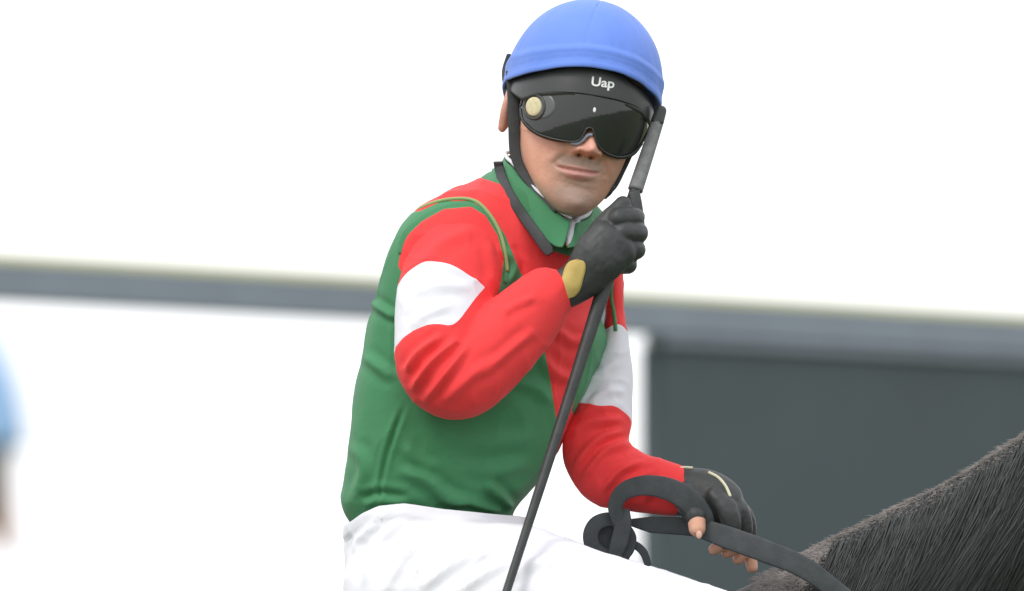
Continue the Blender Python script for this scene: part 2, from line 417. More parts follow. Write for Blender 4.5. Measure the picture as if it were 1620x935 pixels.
def ear_local(side):
    th = np.linspace(0, 2 * math.pi, 40, endpoint=False); c = np.array([side * .086 if side < 0 else .072, .022 if side < 0 else .04, -.004])
    Mx = np.array(Matrix.Rotation(side * R(28 if side < 0 else 6), 3, 'Z') @ Matrix.Rotation(R(-10), 3, 'X'))
    v, f = ellipsoid((0, 0, 0), (.008, .0175, .033), None, 30, 40)
    inner = np.exp(-((v[:, 1] + .003) / .009) ** 2 - ((v[:, 2] - .003) / .017) ** 2) * (v[:, 0] * side > 0)
    v[:, 0] -= side * inner * .008
    rim = np.exp(-((np.hypot(v[:, 1] / .0175, v[:, 2] / .033) - .88) / .12) ** 2) * (v[:, 0] * side > 0); v[:, 0] += side * .003 * rim
    v[:, 1] *= 1 - .35 * ss(-.005, -.03, v[:, 2])
    return v @ Mx.T + c, f
def head_parts(): 
    v, f = head_grid(); return [(face_forms(v), f), ear_local(-1), ear_local(1)]
def flush(L):
    x, y, z = L.T; return (y < -.03) * np.clip(.75 * G(x, 0, .02) * G(z, -.036, .014) + .5 * G(np.abs(x), .045, .02) * G(z, -.035, .02), 0, 1)
def skin_attrs(L):
    x, y, z = L.T; x = x + .005; ax = np.abs(x); zm = mouth_z(x); fr = (y < -.03)
    hgt = np.where(z > zm, .0050, .0098) * np.clip(1 - (ax / .028) ** 2, 0, 1) ** 1.15 + .0004
    lips = fr * ss(1.15, .8, np.abs(z - zm) / np.maximum(hgt, 1e-5)) * (ax < .031) * .8
    st = fr * (ss(-.044, -.056, z) * ss(.050, .012, ax + .3 * np.abs(z + .072)) * .7 + .3 * G(z, -.0545, .006) * (ax < .04) * ss(.036, .02, ax) + .35 * ss(-.085, -.1, z)) 
    lips = np.maximum(lips, .45 * ss(.078, .086, np.abs(x)) * (np.abs(z) < .045))
    return lips, np.clip(st + .25 * fr * G(ax, .022, .02) * G(z, -.06, .012), 0, .85) * (1 - lips)

# ------------------------------------------------------------------ limbs of the rider (pixel centre lines)
ARM_N = [(738, 384, -62, 70, 70), (722, 420, -108, 80, 76), (707, 462, -150, 76, 72), (697, 520, -190, 73, 70), (697, 580, -222, 70, 68), (727, 597, -226, 67, 66),
         (768, 568, -214, 64, 62), (806, 530, -198, 60, 58), (842, 492, -180, 54, 52), (866, 466, -166, 46, 44)]
ARM_F = [(966, 408, 80, 20, 46), (972, 452, 84, 16, 46), (973, 500, 80, 16, 45), (972, 545, 66, 24, 46), (964, 600, 48, 38, 48), (952, 655, 28, 48, 52), (943, 710, 10, 53, 54),
         (962, 745, -4, 56, 52), (1002, 762, -14, 48, 46), (1040, 770, -20, 44, 42), (1068, 776, -24, 41, 38)]
TORSO = [  # py, left, right, depth centre, depth radius, shear
    (262, 788, 868, 30, 48, 0), (276, 772, 884, 26, 58, .1), (290, 736, 905, 18, 78, .25), (306, 700, 926, 8, 104, .4), (330, 664, 950, 0, 124, .45), (360, 634, 968, -4, 138, .45),
    (400, 614, 962, -6, 146, .4), (445, 602, 952, -8, 148, .38), (490, 591, 946, -8, 148, .35), (535, 580, 962, -8, 146, .33), (600, 565, 938, -8, 146, .3), (660, 556, 906, -8, 144, .28),
    (720, 547, 880, -6, 140, .25), (765, 541, 850, -4, 136, .2), (795, 539, 824, -2, 130, .2), (815, 545, 812, 0, 122, .2), (832, 556, 814, 0, 126, .2), (870, 562, 826, 0, 140, .15), (905, 566, 826, 0, 140, .1)]
PELVIS = [(760, 560, 806, 0, 120, .2), (795, 549, 826, -2, 134, .2), (830, 546, 838, 0, 148, .2), (880, 545, 850, 2, 170, .1), (950, 552, 860, 0, 190, 0), (1010, 570, 850, 0, 180, 0), (1050, 600, 800, 0, 130, 0)]
LEG_N = [(650, 935, -80, 120, 110), (740, 945, -130, 121, 112), (832, 952, -190, 117, 106), (932, 972, -250, 104, 98), (1050, 1000, -310, 94, 88), (1150, 1025, -340, 84, 82), (1205, 1045, -350, 72, 74)]
SHIN_N = [(1200, 1050, -350, 70, 70), (1160, 1120, -356, 62, 60), (1110, 1210, -356, 58, 54), (1065, 1300, -350, 44, 42), (1050, 1345, -348, 42, 40)]
FOOT_N = [(1020, 1362, -346, 34, 34), (1080, 1376, -352, 36, 36), (1150, 1385, -358, 32, 38), (1190, 1388, -360, 24, 30)]
def flip(L): return [(p[0], p[1], -p[2], *p[3:]) for p in L]
def scaled(L, k): return [(p[0], p[1], p[2], *(r * k for r in p[3:])) for p in L]

# left (rein) hand
HAND_L = [(1066, 776, -24, 36, 26), (1092, 780, -30, 40, 30), (1120, 788, -36, 43, 34), (1142, 800, -40, 40, 36), (1156, 812, -42, 30, 34)]
FING_L = [[(1132, 786, -64, 16), (1150, 806, -74, 16), (1158, 834, -72, 14), (1146, 858, -60, 12.5), (1130, 869, -48, 10.5)],
          [(1148, 790, -46, 17), (1168, 808, -50, 16), (1176, 838, -46, 14), (1168, 862, -40, 12.5), (1150, 874, -34, 10.5)],
          [(1156, 798, -24, 17), (1176, 818, -24, 16), (1182, 846, -20, 14), (1180, 868, -18, 12.5), (1168, 884, -18, 10.5)],
          [(1152, 806, -4, 15), (1172, 828, 0, 14), (1180, 852, 2, 13), (1186, 876, 0, 12), (1190, 898, -4, 10)]]
THUMB_L = [(1086, 786, -52, 22), (1094, 804, -72, 19), (1101, 820, -84, 16.5), (1103, 836, -90, 15)]
# right hand closed on the whip
HAND_R = [(866, 468, -164, 32, 28), (892, 458, -168, 31, 26), (920, 440, -174, 34, 26), (948, 408, -180, 42, 28), (970, 384, -176, 42, 26)]
FING_R = [[(980, 346, -176, 17), (1000, 344, -160, 16), (1003, 346, -132, 15), (982, 352, -112, 14), (958, 360, -112, 12)],
          [(986, 368, -178, 18), (1007, 368, -160, 16), (1008, 370, -132, 15), (985, 376, -110, 14), (956, 382, -112, 12)],
          [(984, 392, -176, 17), (1003, 394, -158, 16), (1002, 396, -132, 15), (978, 400, -112, 14), (950, 404, -114, 12)],
          [(974, 414, -172, 16), (992, 418, -156, 14), (990, 420, -134, 13), (968, 422, -118, 12), (944, 424, -118, 11)]]
THUMB_R = [(936, 402, -166, 20), (946, 372, -164, 18), (966, 346, -160, 16), (986, 324, -152, 13)]
WHIP = [(x, y, -144 - .35 * (y - 407)) for x, y in ((1044, 180), (1008, 292), (971, 407), (922, 560), (858, 760), (800, 940), (760, 1065))]

# ------------------------------------------------------------------ the rider
FEET = W((1000, 1050, 0)); 
rider = thing('person', 'jockey in green and red silks and blue helmet riding the dark horse', 'person', tuple(W((700, 1040, 0))))
RP = []          # parts, parented at the end
def part(name, v, f, m, **k):
    o = mesh_obj(name, v, f, m, **k); RP.append(o); return o
def sub(o, name, v, f, m, **k):
    c = mesh_obj(name, v, f, m, **k); c.parent = o; return c

def finger(L, k=1.0, upto=None):
    if upto: L = [tuple(x) for x in cat_rom(L, 30)[:int(30 * upto)]]
    return loft([(*p[:3], p[3] * k) for p in L], 24, 14)
# body: one continuous surface, head to feet, bare finger tips included
hp = [(h2w(v), f) for v, f in head_parts()]
neck = loft([(880, 250, 10, 66, 62), (868, 285, 16, 62, 60), (850, 330, 14, 66, 64), (838, 400, 4, 80, 74)], 20, 36)
bp = hp + [neck, rows_loft([(p[0], p[1] + 22, p[2] - 22, p[3], p[4] - 22, p[5]) for p in TORSO], 40, 48),
           rows_loft([(p[0], p[1] + 34, p[2] - 34, p[3], p[4] - 34, p[5]) for p in PELVIS], 20, 40)]
for L in (ARM_N, ARM_F): bp.append(loft(scaled(L, .76), 40, 24))
for L in (LEG_N, SHIN_N, FOOT_N): bp += [loft(scaled(L, .8), 30, 24), loft(scaled(flip(L), .8), 30, 24)]
for H, F, T in ((HAND_L, FING_L, THUMB_L), (HAND_R, FING_R, THUMB_R)):
    bp.append(loft(scaled(H, .84), 20, 20)); bp += [finger(x, .84 if H is HAND_R else .92) for x in F + [T]]
bV, bT = remesh(*join(*bp), .0013)
L = w2h(bV); isface = (L[:, 2] > -.135) & (L[:, 2] < .12) & (np.abs(L[:, 0]) < .12) & (L[:, 1] < .13) & (L[:, 1] > -.13)
bV = smooth_v(bV, bT, 4, .5, np.where(isface, .45, 1.0))
L = w2h(bV); L2 = face_fine(L); bV = np.where(isface[:, None], h2w(L2), bV)
lips, stub = skin_attrs(w2h(bV)); lips *= isface; stub *= isface
body = part('body', bV, bT, M_SKIN, attrs={'lips': lips, 'stubble': stub, 'flush': flush(w2h(bV)) * isface})
head_bvh = bvh_of(bV, bT[(isface[bT]).all(1)])

# fingernails on the bare tips
def nail(p, r):
    v, f = ellipsoid((0, 0, 0), (r * .62 * U, r * .25 * U, r * .8 * U), None, 10, 12); return v + W(p), f
M_NAIL = mat('nail', (.68, .42, .34), .35, .5)
sub(body, 'fingernail', *nail((1106, 846, -103), 8), M_NAIL)

# ---- jersey torso
def garment(vf, vox, it, amp=1.6, sc=(14, 14, 9)):
    V, T = remesh(*vf, vox); V = smooth_v(V, T, it); N = vnormals(V, T)
    rid = (1 - np.abs(vnoise(V * np.array(sc) * 1.9 + 11 + .6 * vnoise(V * 9)[:, None]))) ** 5
    V = V + N * (amp * U * vnoise(V * np.array(sc)) + amp * .45 * U * vnoise(V * np.array(sc) * 2.7 + 5) + amp * .8 * U * (rid - .3))[:, None]
    return V, T, vnormals(V, T)
tV, tT, tN = garment(rows_loft(TORSO, 90, 110), .003, 6, 3.0, (12, 12, 8))
tV = folds(tV, tN, [
    ([(628, 742), (680, 762), (712, 792), (742, 797)], 9, 9), ([(770, 762), (792, 784), (812, 806)], 7, 9), ([(640, 700), (660, 730), (700, 745)], 9, 4),
    ([(582, 474), (604, 490), (634, 506)], 6, 6), ([(574, 560), (600, 582), (628, 600)], 8, 4), ([(700, 690), (770, 700), (850, 690)], 12, 4), ([(720, 740), (790, 745), (840, 730)], 10, 4),
    ([(640, 640), (612, 720), (596, 800)], 4, -4), ([(800, 600), (850, 615), (870, 640)], 9, 5), ([(556, 700), (575, 740), (560, 790)], 9, 5), ([(690, 770), (760, 800), (806, 808)], 7, 6), ([(850, 560), (880, 590), (905, 600)], 8, 5),
    ([(880, 520), (905, 540), (930, 536)], 7, 4), ([(570, 790), (600, 780), (650, 786)], 6, -5), ([(690, 300), (720, 306), (760, 300)], 7, 3), ([(800, 392), (815, 420), (800, 455)], 6, 5)])
tN = vnormals(tV, tT); torso_bvh = bvh_of(tV, tT)
RED = [(640, 336), (664, 318), (700, 286), (745, 276), (793, 292), (832, 350), (858, 392), (900, 405), (955, 395), (985, 380), (985, 470), (946, 480), (930, 545), (904, 650), (930, 700), (880, 770),
       (872, 752), (884, 690), (872, 610), (857, 530), (836, 455), (822, 428), (799, 372), (776, 336), (745, 318), (700, 318), (664, 334)]
CAP = [(630, 420), (634, 396), (645, 372), (668, 350), (702, 331), (745, 327), (768, 341), (787, 372), (797, 408), (792, 450), (760, 520), (680, 520)]
Q = PX(tV); sd = np.minimum(poly_sd(Q[:, :2], RED), poly_sd(Q[:, :2], CAP)); sd = np.where(tN[:, 1] < .25, sd, np.abs(sd) + 5)
tV = tV + tN * (1.2 * U * np.exp(-(sd / 7) ** 2) - 1.2 * U * np.exp(-(sd / 2.2) ** 2))[:, None]; tN = vnormals(tV, tT)
(redp, grn) = clip_mesh(tV, tT, tN, sd)
jersey = part('jersey', grn[0], grn[1], M_GREEN, normals=grn[2])
sub(jersey, 'red_panel', redp[0], redp[1], M_RED, normals=redp[2])

# ---- sleeves: red, white band, red
def sm(t, T, it=40):
    E = edges_of(T); n = len(t); deg = np.maximum(np.bincount(E.ravel(), minlength=n), 1)
    for _ in range(it): t = .4 * t + .6 * (np.bincount(E[:, 0], t[E[:, 1]], n) + np.bincount(E[:, 1], t[E[:, 0]], n)) / deg
    return t
def sleeve(L, t0, t1, fold, wav, wav1=lambda q: 0, bound=lambda q: 9, vox=.0028, it=7):
    V, T, N = garment(loft(L, 90, 64), vox, it, 1.8, (16, 16, 13)); V = folds(V, N, fold); N = vnormals(V, T)
    t = sm(spine_t(V, L), T) + wav(PX(V)); pass
    e1, e2 = np.minimum(t - t0, bound(PX(V))), t - t1
    V = V + N * (1.1 * U * (np.exp(-(e1 / .011) ** 2) + np.exp(-(e2 / .011) ** 2)) - .9 * U * (np.exp(-(e1 / .0035) ** 2) + np.exp(-(e2 / .0035) ** 2)))[:, None]; N = vnormals(V, T)
    lo, rest = clip_mesh(V, T, N, np.minimum(t - t0, bound(PX(V)))); V2, T2, N2 = rest
    tt = sm(spine_t(V2, L), T2) + wav(PX(V2)) + wav1(PX(V2)); band, hi = clip_mesh(V2, T2, N2, tt - t1)
    Vj, Fj = join((lo[0], lo[1].tolist()), (hi[0], hi[1].tolist()))
    s = part('sleeve', Vj, Fj, M_RED, normals=np.concatenate([lo[2], hi[2]]))
    b = sub(s, 'armband', band[0], band[1], M_WHITE, normals=band[2]); b['label'] = 'white band round the red sleeve'
    return s, bvh_of(V, T)
near_folds = [([(650, 470), (690, 452), (750, 456)], 8, 3), ([(642, 590), (660, 560), (700, 530)], 6, 6), ([(650, 620), (680, 575), (726, 535)], 6, 6), ([(668, 640), (706, 590), (745, 540)], 6, 5), ([(700, 640), (740, 600), (790, 560)], 8, 4),
              ([(760, 600), (800, 560), (850, 520)], 7, 4), ([(655, 430), (700, 385), (760, 360)], 10, 3), ([(770, 380), (780, 420), (775, 460)], 7, 3), ([(790, 500), (820, 480), (850, 470)], 6, 3), ([(648, 520), (670, 500), (720, 480)], 7, 3)]
far_folds = [([(905, 745), (940, 700), (985, 680)], 6, 6), ([(915, 765), (955, 715), (1005, 700)], 6, 6), ([(950, 780), (980, 745), (1020, 730)], 6, 5), ([(985, 790), (1005, 760), (1035, 745)], 6, 4), ([(1015, 800), (1030, 775), (1050, 752)], 5, 4),
             ([(910, 650), (935, 600), (985, 570)], 6, 3), ([(925, 640), (960, 620), (990, 620)], 6, 3), ([(900, 690), (930, 670), (990, 662)], 6, 5)]
sl_n, sn_bvh = sleeve(ARM_N, .232, .392, near_folds, lambda q: .012 * np.sin((q[:, 0] - 640) / 28), lambda q: 0, lambda q: ((q[:, 1] - 426) - (q[:, 0] - 738) * .98) / 420)
sl_f, sf_bvh = sleeve(ARM_F, .27, .505, far_folds, lambda q: .004 * np.sin(q[:, 0] / 9))
# piping of the near armhole and the far one
def path_on(pts, bvhs, off, n=50):
    r = []
    for x, y in cat_rom(pts, n):
        c = [on_surf(x, y, b, off) for b in bvhs]; r.append(min(c, key=lambda p: p.y))
    A = np.array(r)
    for _ in range(6): A[1:-1] = .5 * A[1:-1] + .25 * (A[2:] + A[:-2])
    return [Vector(x) for x in A]
sub(jersey, 'piping', *tube_w(path_on([(612, 352), (640, 345), (670, 328), (705, 317), (745, 316), (768, 332), (788, 362), (799, 398), (803, 430)], [torso_bvh, sn_bvh], 1.5 * U), 3.0 * U), M_PIPE)
sub(jersey, 'shoulder_strip', *tube_w(path_on([(634, 402), (640, 378), (662, 352), (700, 330), (745, 325), (772, 343), (791, 374), (801, 410), (797, 448)], [torso_bvh, sn_bvh], .5 * U), 0, flat=([u * U for u in np.interp(np.linspace(0, 1, 50), [0, .15, .35, .55, .75, 1], [4, 9, 7, 3, 2.5, 5])], 1 * U), up=[(-.2, -.9, .4)] * 50), M_GREEN)
sub(jersey, 'piping', *tube_w(path_on([(969, 440), (968, 470), (972, 500), (974, 524)], [sf_bvh], 1.0 * U), 3 * U), M_GREEN)

# ---- collar, undershirt, neck strap
UP = [(903, 350, -98), (880, 337, -96), (856, 315, -86), (832, 290, -66), (812, 266, -36), (800, 254, 10), (806, 246, 60), (850, 250, 96), (905, 280, 84), (934, 318, 30), (934, 342, -30), (912, 353, -84)]
LOW = [(890, 394, -136), (875, 391, -132), (846, 366, -120), (818, 330, -96), (794, 296, -56), (778, 276, 10), (790, 270, 84), (850, 276, 120), (930, 320, 104), (962, 368, 40), (945, 392, -50), (897, 396, -126)]
def band_strip(A, B, n=70, m=12, bulge=5):
    a, b = W(cat_rom(A, n)), W(cat_rom(B, n)); c = (a + b).mean(0); V = []
    for k in range(m):
        t = k / (m - 1); p = a * (1 - t) + b * t; o = p - c; o /= np.linalg.norm(o, axis=1)[:, None]
        V.append(p + o * (bulge * U * math.sin(math.pi * t) - 4 * U * t * t))
    return np.stack(V, 1).reshape(-1, 3), grid_faces(n, m, closed=False)
def thick(o, t, off=-1):
    md = o.modifiers.new('thickness', 'SOLIDIFY'); md.thickness = t; md.offset = off; return o
v, f = band_strip(UP, LOW); N_ = vnormals(v, np.array([x[:3] for x in f]))
v = v + N_ * (1.5 * U * vnoise(v * 45))[:, None]
collar = thick(sub(jersey, 'collar', v, f, M_GREEN), .0022, 0)
inner = [(x + (2 if i < 6 else -2), y - 5, d + 4) for i, (x, y, d) in enumerate(UP)]
sub(jersey, 'inner_collar', *tube_w(px_path(inner, 70), 3.2 * U), M_WHITE)
part('undershirt', *join(loft([(905, 332, -52, 18, 12), (904, 352, -70, 13, 10), (899, 386, -110, 4, 5)], 16, 20)), M_WHITE)
cV, cF = v, f; col_bvh = BVHTree.FromPolygons([tuple(x) for x in v], f)
npth = np.array(px_path([(788, 256, 16), (793, 279, -34), (806, 308, -78), (828, 342, -108), (850, 372, -128), (862, 389, -136), (871, 402, -140)], 50))
for k in range(50):
    q_ = PX(npth[k])[0]; npth[k] = W((q_[0], q_[1], min(q_[2], PX(np.array(on_surf(q_[0], q_[1], torso_bvh, 0)))[0][2]) - 5))
for _ in range(8): npth[1:-1] = .5 * npth[1:-1] + .25 * (npth[2:] + npth[:-2])
ns = part('neck_strap', *tube_w(npth, 0, nv=12, flat=([u * U for u in np.interp(np.linspace(0, 1, 50), [0, .7, .93, 1], [8, 9, 9, 5])], 2.2 * U), up=[(-.35, -.9, .25)] * 50), M_BLACK)
sn = ellipsoid((0, 0, 0), (5 * U, 3 * U, 5.5 * U), None, 12, 16); sub(ns, 'snap', sn[0] + np.array(on_surf(856, 382, torso_bvh, 7 * U)), sn[1], M_SNAP)

# ---- breeches and boots
brf = [([(575, 930), (590, 870), (640, 820)], 7, 4), ([(610, 935), (640, 880), (680, 850)], 7, 4), ([(660, 935), (720, 890), (790, 860)], 8, 5), ([(720, 940), (780, 900), (850, 880)], 8, 4), ([(560, 880), (570, 850), (600, 825)], 6, 4),
       ([(790, 920), (850, 890), (900, 890)], 8, 4), ([(660, 830), (654, 880), (664, 940)], 2.6, -3), ([(700, 850), (760, 838), (815, 834)], 6, 4), ([(900, 880), (960, 900), (1040, 915)], 7, 3)]
pv = garment(join(rows_loft(PELVIS, 40, 70), loft(LEG_N, 50, 50), loft(flip(LEG_N), 50, 50)), .0042, 14, 2.4, (11, 11, 9))
v = folds(pv[0], pv[2], brf); n = vnormals(v, pv[1]); q = PX(v)
edge = np.interp(q[:, 0], [530, 552, 575, 600, 640, 700, 760, 818, 850], [842, 828, 812, 801, 797, 806, 812, 817, 822])
ed = q[:, 1] - edge; v = v + n * (2.2 * U * (ss(-8, 0, ed) - ss(20, 24, ed)) - 1.6 * U * np.exp(-((ed - 23) / 3) ** 2))[:, None]; n = vnormals(v, pv[1])
top, _ = clip_mesh(v, pv[1], n, edge - q[:, 1])
breeches = part('breeches', top[0], top[1], M_BREECH, normals=top[2])
for k in (0, 1):
    fl = flip if k else (lambda x: x)
    part('boot', *remesh(*join(loft(scaled(fl(SHIN_N), 1.02), 30, 30), loft(fl(FOOT_N), 20, 24)), .006), M_LEATHER)

# ---- gloves
def glove(H, F, Tm, upto, k=1.08, upto_t=.62):
    V, T = remesh(*join(loft(scaled(H, 1.03), 20, 28), *[finger(x, k, upto) for x in F], finger(Tm, k, upto_t)), .0014)
    V = smooth_v(V, T, 4); N = vnormals(V, T); V = V + N * (.7 * U * vnoise(V * 60) + .5 * U * vnoise(V * 150))[:, None]; return V, T
gV, gT = glove(HAND_L, FING_L, THUMB_L, .74); glove_l = part('glove', gV, gT, M_LEATHER); gl_bvh = bvh_of(gV, gT)
sub(glove_l, 'cuff_trim', *tube_w(surf_path([(1060, 800), (1061, 775), (1066, 752), (1078, 741), (1096, 741)], gl_bvh, .8 * U, 24), 2.2 * U), M_CREAM)
sub(glove_l, 'back_trim', *tube_w(surf_path([(1121, 748), (1136, 756), (1148, 770), (1155, 786)], gl_bvh, .8 * U, 24), 2.4 * U), M_CREAM)
gV, gT = glove(HAND_R, FING_R, THUMB_R, None, 1.06, None); glove_r = part('glove', gV, gT, M_LEATHER); gr_bvh = bvh_of(gV, gT)
sub(glove_r, 'cuff_trim', *tube_w(surf_path([(868, 440), (874, 454), (882, 474), (888, 488)], gr_bvh, .8 * U, 24), 3 * U), M_CREAM)
pts = []; 
pv_, pf = [], []
for i, s in enumerate(np.linspace(0, 1, 22)):
    for j, t in enumerate(np.linspace(-1, 1, 9)):
        wd = 17 * math.sqrt(max(0, 1 - (2 * s - 1) ** 4)); pv_.append(tuple(on_surf(914 - 16 * s + t * wd, 410 + 62 * s, gr_bvh, 1.3 * U)))
yp = sub(glove_r, 'back_patch', pv_, grid_faces(22, 9, closed=False), M_YELLOW); thick(yp, .0012, 1)

# ---- helmet
HC = np.array([0, .008, .043]); HRAD = np.array([.0945, .119, .107])
def helm_pt(th, z, r=1.0):
    k = math.sqrt(max(0, 1 - min(1, abs((z - HC[2]) / HRAD[2])) ** 2))
    return np.array([HC[0] + r * HRAD[0] * k * math.cos(th), HC[1] + r * HRAD[1] * k * math.sin(th), HC[2] + r * (z - HC[2])])
def edge_z(th):
    f = -np.sin(th)       # 1 front, -1 back
    return np.where(f > 0, .031 + .033 * f ** 1.6, .031 - .058 * (-f) ** 1.2)
nu, nv = 90, 200; th = np.linspace(0, 2 * math.pi, nv, endpoint=False); V = []
for i in range(nu):
    a = (i / (nu - 1)) ** .8; ph0 = np.arccos(np.clip((edge_z(th) - HC[2]) / HRAD[2], -1, 1)); ph = np.maximum(ph0 * a, .004)
    r = 1 + .0 * a
    seam = np.zeros(nv)
    for k in range(6):
        dd = np.angle(np.exp(1j * (th - (k * math.pi / 3 + R(8))))); seam += np.exp(-(dd * np.sin(ph) / .014) ** 2)
    lip = .014 * ss(.79, .84, a) + .009 * math.exp(-((a - .85) / .016) ** 2) - .008 * math.exp(-((a - .925) / .03) ** 2) + .010 * math.exp(-((a - .985) / .014) ** 2)
    crk = .0022 * np.sin(th * 52 + 3 * np.sin(th * 7)) * math.exp(-((a - .79) / .045) ** 2) + .0016 * np.sin(th * 34 + 2 * np.sin(th * 5)) * math.exp(-((a - .93) / .03) ** 2) + .004 * np.sin(th * 9 + a * 7) * a ** 3 + .003 * np.sin(th * 17 - a * 11) * a
    rr = 1 + lip - .007 * seam * (a < .82) + crk * 1.3
    V.append(np.stack([HC[0] + HRAD[0] * np.sin(ph) * np.cos(th) * rr, HC[1] + HRAD[1] * np.sin(ph) * np.sin(th) * rr, HC[2] + HRAD[2] * np.cos(ph) * rr], 1))
V = np.concatenate(V); helmet = thick(part('helmet', h2w(V), grid_faces(nu, nv, cap=False) + [tuple(range(nv))[::-1]], M_BLUE), .004, -1)
for k in range(6):    # stitched seams of the cover
    t0 = k * math.pi / 3 + R(8); P_ = []
    zt = edge_z(np.array([t0]))[0] + .026
    for s in np.linspace(HC[2] + HRAD[2] * .995, zt, 40): P_.append(h2w(helm_pt(t0, s, 1.0)))
    cen = h2w(HC); P_ = [p + (p - cen) / np.linalg.norm(p - cen) * .0007 for p in P_]
    sub(helmet, 'seam', *tube_w(P_, .0016, 6, up=[tuple((p - cen)) for p in P_]), M_BLUE)

# surfaces of revolution for the goggles, met along the line of sight
def ell_bvh(r, c=(0, .006, .0)):
    v, f = ellipsoid(c, r, None, 80, 120); v = h2w(v); return BVHTree.FromPolygons([tuple(x) for x in v], f)
def strip_px(xs, top, bot, bvh, m=14, off=0.0):
    V = []
    for x in xs:
        a, b = np.interp(x, *zip(*top)), np.interp(x, *zip(*bot))
        for k in range(m): V.append(tuple(on_surf(x, a + (b - a) * k / (m - 1), bvh, off)))
    return V, grid_faces(len(xs), m, closed=False)
rim_bvh = ell_bvh((.0918, .116, .15)); lens_bvh = ell_bvh((.0905, .119, .14))
RT = [(796, 100), (815, 103), (850, 99), (900, 99), (950, 106), (985, 120), (1015, 142), (1040, 170)]
RB = [(796, 132), (815, 150), (828, 160), (850, 152), (900, 150), (935, 154), (980, 164), (1014, 180), (1034, 204), (1040, 190)]
rim = thick(sub(helmet, 'helmet_rim', *strip_px(np.linspace(797, 1039, 90), RT, RB, rim_bvh, 10), M_PLASTIC), .004, 0)
# lettering on the rim
cu = bpy.data.curves.new('lettering', 'FONT'); cu.body = 'Uap'; cu.size = 1; cu.extrude = 0; cu.resolution_u = 4; cu.offset = .02
to = bpy.data.objects.new('tmp', cu); COL.objects.link(to); dg = bpy.context.evaluated_depsgraph_get(); tm = bpy.data.meshes.new_from_object(to.evaluated_get(dg))
tv = np.array([tuple(x.co) for x in tm.vertices]); tf = [tuple(p.vertices) for p in tm.polygons]; bpy.data.objects.remove(to)
x0, x1 = tv[:, 0].min(), tv[:, 0].max(); q = []
for x, y, _ in tv:
    s = (x - x0) / (x1 - x0); q.append(tuple(on_surf(935 + 35 * s + 2.5 * y, 136 + 4 * s - y * 20, rim_bvh, .0026)))
me_t = mesh_obj('lettering', q, tf, M_PRINT, smooth=False); me_t.parent = rim; thick(me_t, .0006, 0)

# goggles
LT = [(824, 168), (830, 152), (850, 146), (900, 145), (935, 149), (980, 158), (1012, 171), (1030, 190)]
LB = [(824, 172), (828, 190), (846, 208), (870, 218), (895, 223), (908, 224), (917, 221), (923, 213), (927, 205), (932, 202), (937, 204), (940, 212), (944, 226), (953, 237), (964, 244), (981, 248), (1000, 243), (1014, 228), (1023, 210), (1030, 192)]
gog = part('goggles', *strip_px(np.linspace(824.5, 1029.5, 130), LT, LB, lens_bvh, 26), M_LENS); thick(gog, .0025, -1)
rimp = surf_path(LB, lens_bvh, .6 * U, 120); sub(gog, 'lens_rim', *tube_w(rimp, 1.3 * U, 8), M_PLASTIC)
rimp = surf_path(LT, lens_bvh, .6 * U, 80); sub(gog, 'lens_rim', *tube_w(rimp, 1.6 * U, 8), M_PLASTIC)
def disc(px, py, rx, ry, bvh, off, h, tilt=0.1):
    V = []; F = []
    for r, o in ((0, h), (.55, h), (.85, h * .95), (1, h * .6), (1.02, 0)):
        for k in range(28):
            a = 2 * math.pi * k / 28; x, y = rx * r * math.cos(a), ry * r * math.sin(a)
            V.append(tuple(on_surf(px + x * math.cos(tilt) - y * math.sin(tilt), py + x * math.sin(tilt) + y * math.cos(tilt), bvh, off + o)))
    return V, grid_faces(5, 28, cap=False)
ring = [on_surf(846 + 16 * math.cos(a), 169 + 19 * math.sin(a), lens_bvh, .2 * U) for a in np.linspace(0, 2 * math.pi, 40, endpoint=False)]
sub(gog, 'vent_ring', *tube_w(ring, 2.6 * U, 8, closed=True), M_PLASTIC)
sub(gog, 'lens_reflection', *disc(856, 167, 22, 21, lens_bvh, .1 * U, .8 * U), mat('grey_lens_reflection', (.095, .10, .105), .35, .5))  # added grey disc, a sky reflection on the lens put in as colour
sub(gog, 'vent_foam', *disc(845.5, 169, 12, 15, lens_bvh, .5 * U, 3 * U), M_VENT)
sub(gog, 'nose_pad', *tube_w(surf_path([(902, 226), (912, 228), (921, 223), (929, 215), (938, 213)], lens_bvh, -3 * U, 24), 2.8 * U, 8), M_PAD)
sub(gog, 'rivet', *disc(940.5, 174, 2.3, 4, lens_bvh, 0, 1.5 * U), M_SNAP)
# face gasket behind the lens edge
gk = ell_bvh((.086, .108, .14)); sub(gog, 'gasket', *tube_w(surf_path([(826, 172), (831, 192), (850, 209), (880, 219), (905, 219), (916, 211), (925, 203)], gk, 0, 60), 5 * U, 8), M_BLACK)
sub(gog, 'gasket', *tube_w(surf_path([(938, 208), (945, 223), (956, 238), (980, 247), (1000, 242), (1013, 226)], gk, 0, 60), 5 * U, 8), M_BLACK)
